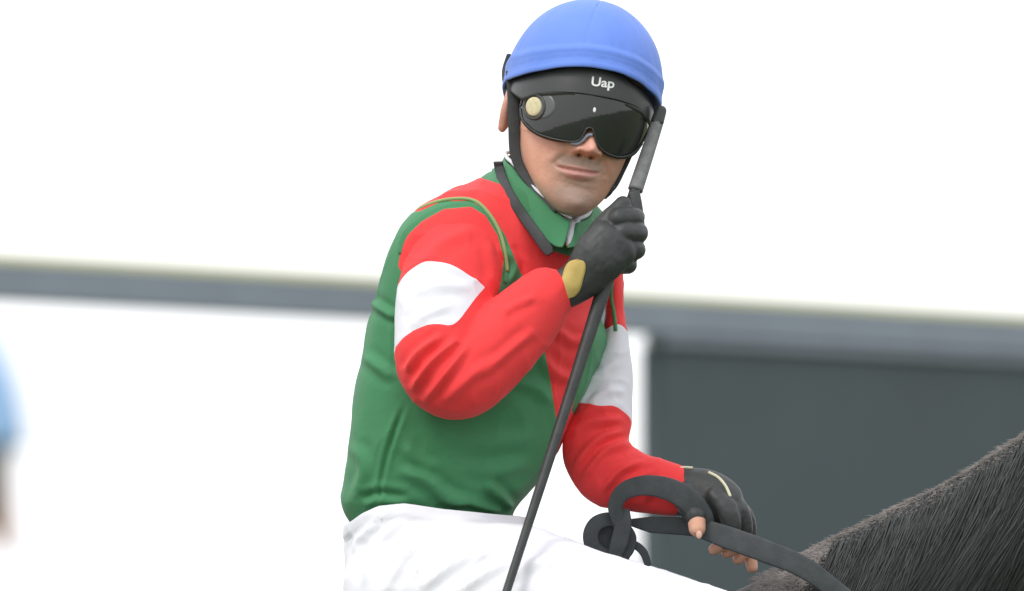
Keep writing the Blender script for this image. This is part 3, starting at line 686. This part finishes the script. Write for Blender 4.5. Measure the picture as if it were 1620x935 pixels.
# goggle strap and chin harness
def head_strap(name, pts, wid, off=2.2, par=None, m=M_BLACK):
    P_ = surf_path(pts, head_bvh, off * U, 44); cen = h2w(np.array([0, .01, -.03])); up = [np.array(p) - cen for p in P_]
    hw = [u * U for u in np.interp(np.linspace(0, 1, 44), np.linspace(0, 1, len(wid)), wid)]
    v, f = tube_w(P_, 0, nv=12, flat=(hw, 1.6 * U), up=up)
    return sub(par, name, v, f, m) if par else part(name, v, f, m)
v, f = tube_w(px_path([(809, 112, -26), (812, 160, -38), (813, 205, -46), (815, 240, -52), (823, 266, -58), (840, 292, -70), (858, 313, -84), (880, 335, -98)], 50), 0, nv=12, flat=([u * U for u in np.interp(np.linspace(0, 1, 50), np.linspace(0, 1, 8), [9, 9, 9, 9, 8, 6, 4.5, 3])], 2 * U))
harness = part('chin_harness', v, f, M_BLACK)
head_strap('strap', [(826, 165), (822, 205), (819, 240)], [4, 5, 5], 3, harness)
v, f = tube_w(px_path([(1012, 205, -40), (998, 238, -50), (984, 268, -56), (968, 298, -62), (950, 306, -66)], 30), 0, nv=12, flat=([u * U for u in np.interp(np.linspace(0, 1, 30), [0, .6, .8, 1], [6, 6, 5, 2])], 2 * U)); sub(harness, 'strap', v, f, M_BLACK)
v, f = loft([(966, 294, -64, 8, 5), (960, 302, -65, 9, 5), (954, 310, -65, 7, 4)], 12, 14, ex=3); sub(harness, 'buckle', v, f, M_PLASTIC)
v, f = loft([(806, 88, 24, 5, 3), (799, 112, 22, 5, 3), (802, 134, 4, 6, 3), (812, 154, -24, 7, 3)], 24, 12, ex=3); sub(harness, 'strap', v, f, M_BLACK)
adopt(rider, *RP)

# ------------------------------------------------------------------ whip
whip = thing('riding_whip', 'long black riding whip held upright in the jockey\'s right glove', 'whip', tuple(W(WHIP[2])))
wr = np.interp(np.linspace(0, 1, 90), [0, .14, .33, .36, .40, .55, .75, 1], [8, 9, 10, 12, 11.5, 9, 7, 6]) * U
wp = [mesh_obj('shaft', *tube_w(px_path(WHIP, 90), wr, 16), M_LEATHER)]
wp.append(mesh_obj('grip_cap', *loft([(1045, 176, -63, 9.5), (1040, 192, -69, 10.5)], 8, 16, ex=3), M_PLASTIC))
wp.append(mesh_obj('ghost_sleeve', *tube_w(px_path([(x, y, -144 - .35 * (y - 407)) for x, y in ((1041, 190), (1024, 243), (1005, 301))], 30), np.linspace(10, 12, 30) * U, 16), mat('grey_ghost_sleeve', (.22, .22, .225), .8, noise=(120, .15), bump=(220, .4, .001))))  # grey sleeve added to imitate the pale motion ghost of the black whip
wp.append(mesh_obj('flap', *tube_w(px_path([(1003, 303, -118), (1008, 330, -126), (1011, 365, -136), (1005, 402, -144)], 24), 0, nv=12, flat=(9 * U, 5 * U)), M_LEATHER))
adopt(whip, *wp)

# ------------------------------------------------------------------ horse
horse = thing('horse', 'dark bay horse with black mane under the jockey', 'horse', tuple(W((600, 1390, 0)) * np.array([1, 1, 0])))
TR = [(-470, 1330, 0, 180, 170), (-330, 1330, 0, 300, 280), (-100, 1330, 0, 330, 330), (250, 1380, 0, 320, 345), (620, 1390, 0, 330, 345), (960, 1380, 0, 350, 310), (1180, 1360, 0, 300, 250), (1300, 1350, 0, 210, 180)]
NK = [(1066, 1272, 0, 280, 190), (1210, 1166, 0, 240, 150), (1352, 1054, 0, 196, 118), (1512, 942, 0, 166, 96), (1686, 822, 0, 146, 88), (1830, 690, 0, 130, 84), (1900, 640, 0, 105, 80)]
HD = [(1870, 640, 0, 110, 100), (1960, 700, 0, 130, 100), (2090, 840, 0, 105, 78), (2220, 1000, 0, 78, 62), (2290, 1090, 0, 66, 58), (2320, 1130, 0, 50, 48)]
def hleg(x, d, hind):
    if hind: return [(x, 1450, d, 200, 120), (x + 40, 1750, d, 120, 90), (x - 120, 2150, d, 62, 56), (x - 160, 2300, d, 54, 46), (x - 130, 2600, d, 38, 36), (x - 110, 2780, d, 44, 42), (x - 60, 2890, d, 46, 46), (x - 30, 2960, d, 62, 60)]
    return [(x, 1500, d, 160, 110), (x + 10, 1850, d, 92, 78), (x + 20, 2200, d, 60, 54), (x + 20, 2280, d, 60, 54), (x + 10, 2600, d, 38, 36), (x + 10, 2780, d, 44, 42), (x + 50, 2890, d, 46, 46), (x + 70, 2960, d, 62, 60)]
hz = [loft(TR, 60, 48), loft(NK, 50, 48), loft(HD, 30, 36)]
for d in (-170, 170): hz += [loft(hleg(-180, d, True), 50, 24), loft(hleg(1080, d, False), 50, 24), loft([(1890, 600, d * .28, 34, 20), (1900, 540, d * .3, 30, 18), (1915, 480, d * .3, 10, 8)], 14, 16)]
hV, hT = remesh(*join(*hz), .009); hV = smooth_v(hV, hT, 8)
hN = vnormals(hV, hT); hV = hV + hN * (.004 * vnoise(hV * 9))[:, None]
horse_bvh = bvh_of(hV, hT)
hparts = [mesh_obj('body', hV, hT, M_HORSE)]
for x, d in ((-210, -170), (-210, 170), (1150, -170), (1150, 170)):
    hparts.append(mesh_obj('hoof', *loft([(x - 10, 2940, d, 60, 60), (x + 20, 2985, d, 72, 72), (x + 26, 2999, d, 74, 74)], 8, 20, caps=False), M_HOOF))
# crest line seen against the board: sample the silhouette of the built neck
nq = PX(hV); CREST = []
for x in np.arange(1196, 1960, 12):
    s = (np.abs(nq[:, 0] - x) < 14) & (nq[:, 1] < 1100)
    if s.any(): CREST.append((x, nq[s, 1].min()))
CREST = np.array(CREST)
def tinted(V, F, per):
    return np.repeat(rng.random(len(V) // per) ** 2.2, per)
def strand(P, r, V, F):
    """a thin three-sided hair lock"""
    b = len(V); m = len(P); T = np.gradient(P, axis=0); T /= np.maximum(np.linalg.norm(T, axis=1), 1e-9)[:, None]
    a = np.cross(T, (0, -1, 0)); a /= np.maximum(np.linalg.norm(a, axis=1), 1e-9)[:, None]; c = np.cross(a, T)
    for i in range(m):
        k = r * (1 - .75 * (i / (m - 1)) ** 2)
        for ang in (0, 2.094, 4.189): V.append(tuple(P[i] + a[i] * k * math.cos(ang) + c[i] * k * .7 * math.sin(ang)))
    for i in range(m - 1):
        for j in range(3): F.append((b + i * 3 + j, b + i * 3 + (j + 1) % 3, b + (i + 1) * 3 + (j + 1) % 3, b + (i + 1) * 3 + j))
V, F = [], []
for k in range(3900):
    if k % 13 == 0: cl_x, cl_l, cl_s, cl_o = random.uniform(1330, 1950), random.uniform(230, 420), random.uniform(-.66, -.36), random.uniform(0, 9)
    x = cl_x + random.gauss(0, 11); y0 = np.interp(x, CREST[:, 0], CREST[:, 1]) + random.uniform(8, 24); ln = cl_l * random.uniform(.75, 1.1) * np.interp(x, [1330, 1480], [.55, 1]); m = 9; P = []
    sway = random.gauss(0, 4)
    for i in range(m):
        t = i / (m - 1); px = x + cl_s * ln * t * (.6 + .4 * t) + sway * math.sin(t * 3); py = y0 + ln * t; px -= (x - cl_x) * .75 * t
        off = (3 + 5 * t + cl_o * min(1, 3 * t) + random.uniform(0, 5)) * U
        P.append(tuple(on_surf(px, py, horse_bvh, off)))
    strand(np.array(P), random.uniform(.9, 1.9) * U, V, F)
b_ = M_MANE.node_tree.nodes['Principled BSDF']; at_ = M_MANE.node_tree.nodes.new('ShaderNodeAttribute'); at_.attribute_name = 'tint'
mx_ = M_MANE.node_tree.nodes.new('ShaderNodeMix'); mx_.data_type = 'RGBA'; mx_.inputs[6].default_value = (.022, .025, .024, 1); mx_.inputs[7].default_value = (.074, .079, .079, 1)
M_MANE.node_tree.links.new(at_.outputs['Fac'], mx_.inputs[0]); M_MANE.node_tree.links.new(mx_.outputs[2], b_.inputs['Base Color'])
tc_ = np.repeat(np.clip(.55 * np.repeat(rng.random(300) ** 1.6, 13)[:3900] + .45 * rng.random(3900) ** 2.5, 0, 1), 27)
mane = mesh_obj('mane', V, F, M_MANE, attrs={'tint': tc_}); mane['kind'] = 'stuff'; hparts.append(mane)
V, F = [], []
for k in range(17000):
    x = random.uniform(1196, 1700) if k % 4 else random.uniform(1190, 1320); y0 = np.interp(x, CREST[:, 0], CREST[:, 1]); y = y0 + abs(random.gauss(0, 11 if x > 1300 else 14 + (1300 - x) * .45)) + 1
    p = np.array(on_surf(x, y, horse_bvh, random.uniform(.5, 5) * U)); ln = random.uniform(5, 11) * U * (1 if y - y0 < 12 else .7); dv = np.array([random.gauss(-.75, .25), random.gauss(-.35, .3), random.gauss(.35, .25)]) * ln
    strand(np.array([p, p + dv * .5 + np.array([0, 0, .0005]), p + dv * 1.0 - np.array([.001, 0, .002])]), random.uniform(.4, .8) * U, V, F)
fz = mesh_obj('crest_hair', V, F, M_FUZZ); fz['kind'] = 'stuff'; hparts.append(fz)
V, F = [], []
for k in range(140):
    a = random.gauss(0, 28); b = random.gauss(0, 28)
    strand(W(cat_rom([(-480, 1260 + a * .5, b * .5), (-560 + a, 1380, b), (-590 + a * 1.6, 1700, b * 1.6), (-560 + a * 1.5, 2100 + a * 4, b * 1.4)], 10)), 6 * U, V, F)
tl = mesh_obj('tail', V, F, M_MANE); tl['kind'] = 'stuff'; hparts.append(tl)
for sgn in (-1, 1):
    p_ = horse_bvh.find_nearest(Vector(W((1985, 715, sgn * 130))))[0]
    hparts.append(mesh_obj('eye', ellipsoid((0, 0, 0), (.018, .012, .016), None, 14, 18)[0] + np.array(p_), ellipsoid((0, 0, 0), (1, 1, 1), None, 14, 18)[1], M_PLASTIC))
    p_ = horse_bvh.find_nearest(Vector(W((2290, 1080, sgn * 70))))[0]
    hparts.append(mesh_obj('nostril', ellipsoid((0, 0, 0), (.016, .006, .012), None, 12, 16)[0] + np.array(p_), ellipsoid((0, 0, 0), (1, 1, 1), None, 12, 16)[1], M_PLASTIC))
adopt(horse, *hparts)

# saddle: small racing saddle under the seat
sv = loft([(420, 1062, 0, 26, 150), (560, 1062, 0, 30, 190), (720, 1056, 0, 30, 200), (880, 1040, 0, 34, 170), (950, 1020, 0, 30, 110)], 40, 40, ex=2.6)
saddle = mesh_obj('saddle', *remesh(*sv, .006), M_LEATHER); tag(saddle, 'small black racing saddle under the jockey on the horse', 'saddle')

# ------------------------------------------------------------------ reins
reins = thing('reins', 'black rubber reins looped through the jockey\'s left glove', 'reins', tuple(W((1105, 830, -80))))
def strap_px(name, pts, wid, th_=4.5, n=60, up=None):
    hw = [u * U / 2 for u in np.interp(np.linspace(0, 1, n), np.linspace(0, 1, len(wid)), wid)]
    return mesh_obj(name, *tube_w(px_path(pts, n), 0, nv=14, flat=(hw, th_ * U / 2), up=up), M_RUBBER)
rp = [strap_px('rein_strap', [(990, 842, -66), (978, 822, -72), (974, 798, -78), (988, 777, -84), (1020, 768, -90), (1058, 774, -94), (1090, 792, -94), (1110, 818, -86), (1116, 836, -76)], [20, 22, 24, 28, 32, 36, 38, 36, 30], 6, 80),
      strap_px('rein_strap', [(1104, 834, -76), (1150, 850, -92), (1210, 872, -112), (1272, 898, -124), (1330, 940, -128), (1430, 1010, -140), (1700, 1090, -130), (2000, 1070, -100), (2180, 1030, -80)], [30, 36, 36, 34, 30, 28, 26, 24, 22], 6, 90),
      strap_px('rein_strap', [(994, 826, -44), (1030, 830, -46), (1070, 832, -48), (1104, 836, -56)], [10, 26, 28, 26], 5, 40)]
coil = [(992, 838, -60), (968, 822, -62), (944, 828, -64), (934, 848, -64), (942, 870, -60), (966, 880, -56), (990, 874, -54), (998, 852, -54), (990, 834, -56)]
rp.append(strap_px('rein_coil', coil, [18, 22, 24, 24, 24, 22, 20, 18, 16], 7, 70))
rp.append(strap_px('rein_coil', [(986, 830, -48), (962, 836, -46), (952, 854, -46), (960, 872, -46), (980, 880, -46), (994, 866, -44)], [20, 28, 30, 30, 28, 20], 7, 50))
rp.append(strap_px('rein_strap', [(984, 806, -70), (986, 830, -72), (980, 856, -70), (972, 880, -66)], [24, 26, 28, 22], 5, 30))
rp.append(strap_px('rein_end', [(986, 858, -50), (1004, 862, -48), (1018, 874, -46), (1026, 896, -44)], [12, 13, 13, 11], 5, 24))
adopt(reins, *rp)

# ------------------------------------------------------------------ bystander close to the camera, at the left edge
def bystander():
    M_CAP = mat('pale_blue_cap', (.36, .58, .90), .7, .2, noise=(20, .06)); M_HAIR = mat('dark_hair', (.07, .062, .055), .5, .4, noise=(60, .3)); M_JACK = mat('grey_jacket', (.30, .31, .33), .8, noise=(15, .1)); M_TROU = mat('dark_trousers', (.05, .05, .06), .8)
    Pc = W((-266, 772, -7 / .0008)); cx, cy, cz = Pc
    base = thing('person', 'blurred bystander in a pale blue cap standing close at the left edge', 'person', (cx, cy, 0))
    rot = np.array(Matrix.Rotation(R(205), 3, 'Z')); k = 1.02
    def lo(P): return (np.asarray(P) * k) @ rot.T + np.array([cx, cy, cz])
    hv, hf = head_grid(70, 90); parts = [(face_forms(hv), hf), ear_local(-1), ear_local(1)]
    def tube(pts, nu=24, nv=20):
        Q = cat_rom([p if len(p) == 5 else (*p, p[3]) for p in pts], nu); th = np.linspace(0, 2 * math.pi, nv, endpoint=False); V = []
        for x, y, z, a, b in Q: V.append(np.stack([x + a * np.cos(th), y + b * np.sin(th), np.full(nv, z)], 1))
        return np.concatenate(V), grid_faces(nu, nv)
    zf = -cz / k
    def limb(pts):
        P = cat_rom(pts, 20); return tube_w(P[:, :3], P[:, 3], 14, up=[(0, 1, .01)] * 20)
    legs = [limb([(s * .09, .03, -.78, .085), (s * .1, .02, -1.2, .06), (s * .1, .04, zf + .09, .042)]) for s in (-1, 1)]
    feet = [ellipsoid((s * .1, -.03, zf + .045), (.05, .13, .045)) for s in (-1, 1)]
    arms = [limb([(s * .20, .03, -.26, .062), (s * .25, .04, -.52, .05), (s * .24, -.04, -.76, .04), (s * .23, -.08, -.84, .03)]) for s in (-1, 1)]
    hands = [ellipsoid((s * .23, -.10, -.88), (.022, .04, .05)) for s in (-1, 1)] + [limb([(s * .23, -.135 + .022 * q, -.91, .01), (s * .222, -.135 + .022 * q, -.955, .008), (s * .215, -.13 + .02 * q, -.98, .006)]) for s in (-1, 1) for q in range(4)] + [limb([(s * .222, -.135, -.87, .011), (s * .21, -.16, -.90, .009), (s * .205, -.165, -.925, .007)]) for s in (-1, 1)]
    trunk = [tube([(0, .02, -.15, .07, .06), (0, .03, -.20, .12, .075), (0, .03, -.25, .19, .1), (0, .02, -.45, .18, .12), (0, .02, -.7, .16, .115), (0, .02, -.82, .17, .12)]), tube([(0, .02, -.05, .055, .06), (0, .02, -.2, .06, .06)])]
    def rm(name, lst, m, vox=.006, it=4, attrs=False):
        v, f = remesh(*join(*lst), vox); v = smooth_v(v, f, it)
        n = len(v); o = mesh_obj(name, lo(v), f, m, attrs={'lips': np.zeros(n), 'stubble': np.zeros(n), 'flush': np.zeros(n)} if attrs else None); ps.append(o); return o
    ps = []
    rm('body', parts + trunk + legs + feet + arms + hands, M_SKIN, .005, 2, True)
    grow = lambda L, s: [(v + (v - v.mean(0)) * s, f) for v, f in L]
    rm('jacket', [trunk[0]] + [(a[0], a[1]) for a in arms], M_JACK, .006, 3).scale  # sits just outside the body
    v = None
    rm('trousers', [limb([(s * .09, .03, -.76, .105), (s * .1, .02, -1.2, .075), (s * .1, .04, zf + .07, .06)]) for s in (-1, 1)] + [tube([(0, .02, -.70, .172, .128), (0, .02, -.82, .185, .135), (0, .02, -.88, .17, .13)])], M_TROU)
    for s in (-1, 1):
        ps.append(mesh_obj('shoe', lo(ellipsoid((s * .1, -.03, zf + .05), (.058, .14, .05))[0]), ellipsoid((0, 0, 0), (1, 1, 1))[1], M_TROU))
    j = ps[1]; me = j.data; me.calc_loop_triangles(); n = len(me.vertices); v = np.empty(n * 3); me.vertices.foreach_get('co', v); v = v.reshape(-1, 3); no = np.empty(n * 3); me.vertices.foreach_get('normal', no); v += no.reshape(-1, 3) * .014; me.vertices.foreach_set('co', v.ravel()); me.update()
    # hair: shell over the back and sides
    hv2, hf2 = head_grid(60, 80); c = np.array([0, .006, .0]); g = c + (hv2 - c) * 1.07
    keep = [q for q in hf2 if len(q) == 4 and all((hv2[i, 2] > .006 - .5 * max(0, hv2[i, 1] - .02)) and (hv2[i, 1] > -.03 or hv2[i, 2] > .05) and hv2[i, 2] < .06 for i in q)]
    ps.append(thick(mesh_obj('hair', lo(g), keep, M_HAIR), .006, 0))
    # cap: crown, band and brim
    nu_, nv_ = 30, 60; th = np.linspace(0, 2 * math.pi, nv_, endpoint=False); V = []
    for i in range(nu_):
        ph = math.pi / 2 * (i / (nu_ - 1)) ** .9; V.append(np.stack([.093 * math.sin(max(ph, .02)) * np.cos(th), .008 + .112 * math.sin(max(ph, .02)) * np.sin(th), np.full(nv_, .020 + .105 * math.cos(ph))], 1))
    cap = thick(mesh_obj('cap', lo(np.concatenate(V)), grid_faces(nu_, nv_, cap=False) + [tuple(range(nv_))[::-1]], M_CAP), .003, 0); ps.append(cap)
    V = []
    for i in range(10):
        for a in np.linspace(-1.1, 1.1, 30):
            r = 1 + .65 * i / 9 * math.cos(a) ** .5; V.append((.093 * r ** .6 * math.sin(a), .008 - .112 * r * math.cos(a), .022 - .012 * (i / 9) - .02 * math.sin(a) ** 2))
    br = thick(mesh_obj('brim', lo(V), grid_faces(10, 30, closed=False), M_CAP), .003, 0)
    adopt(base, *ps); bpy.context.view_layer.update(); br.parent = cap
bystander()
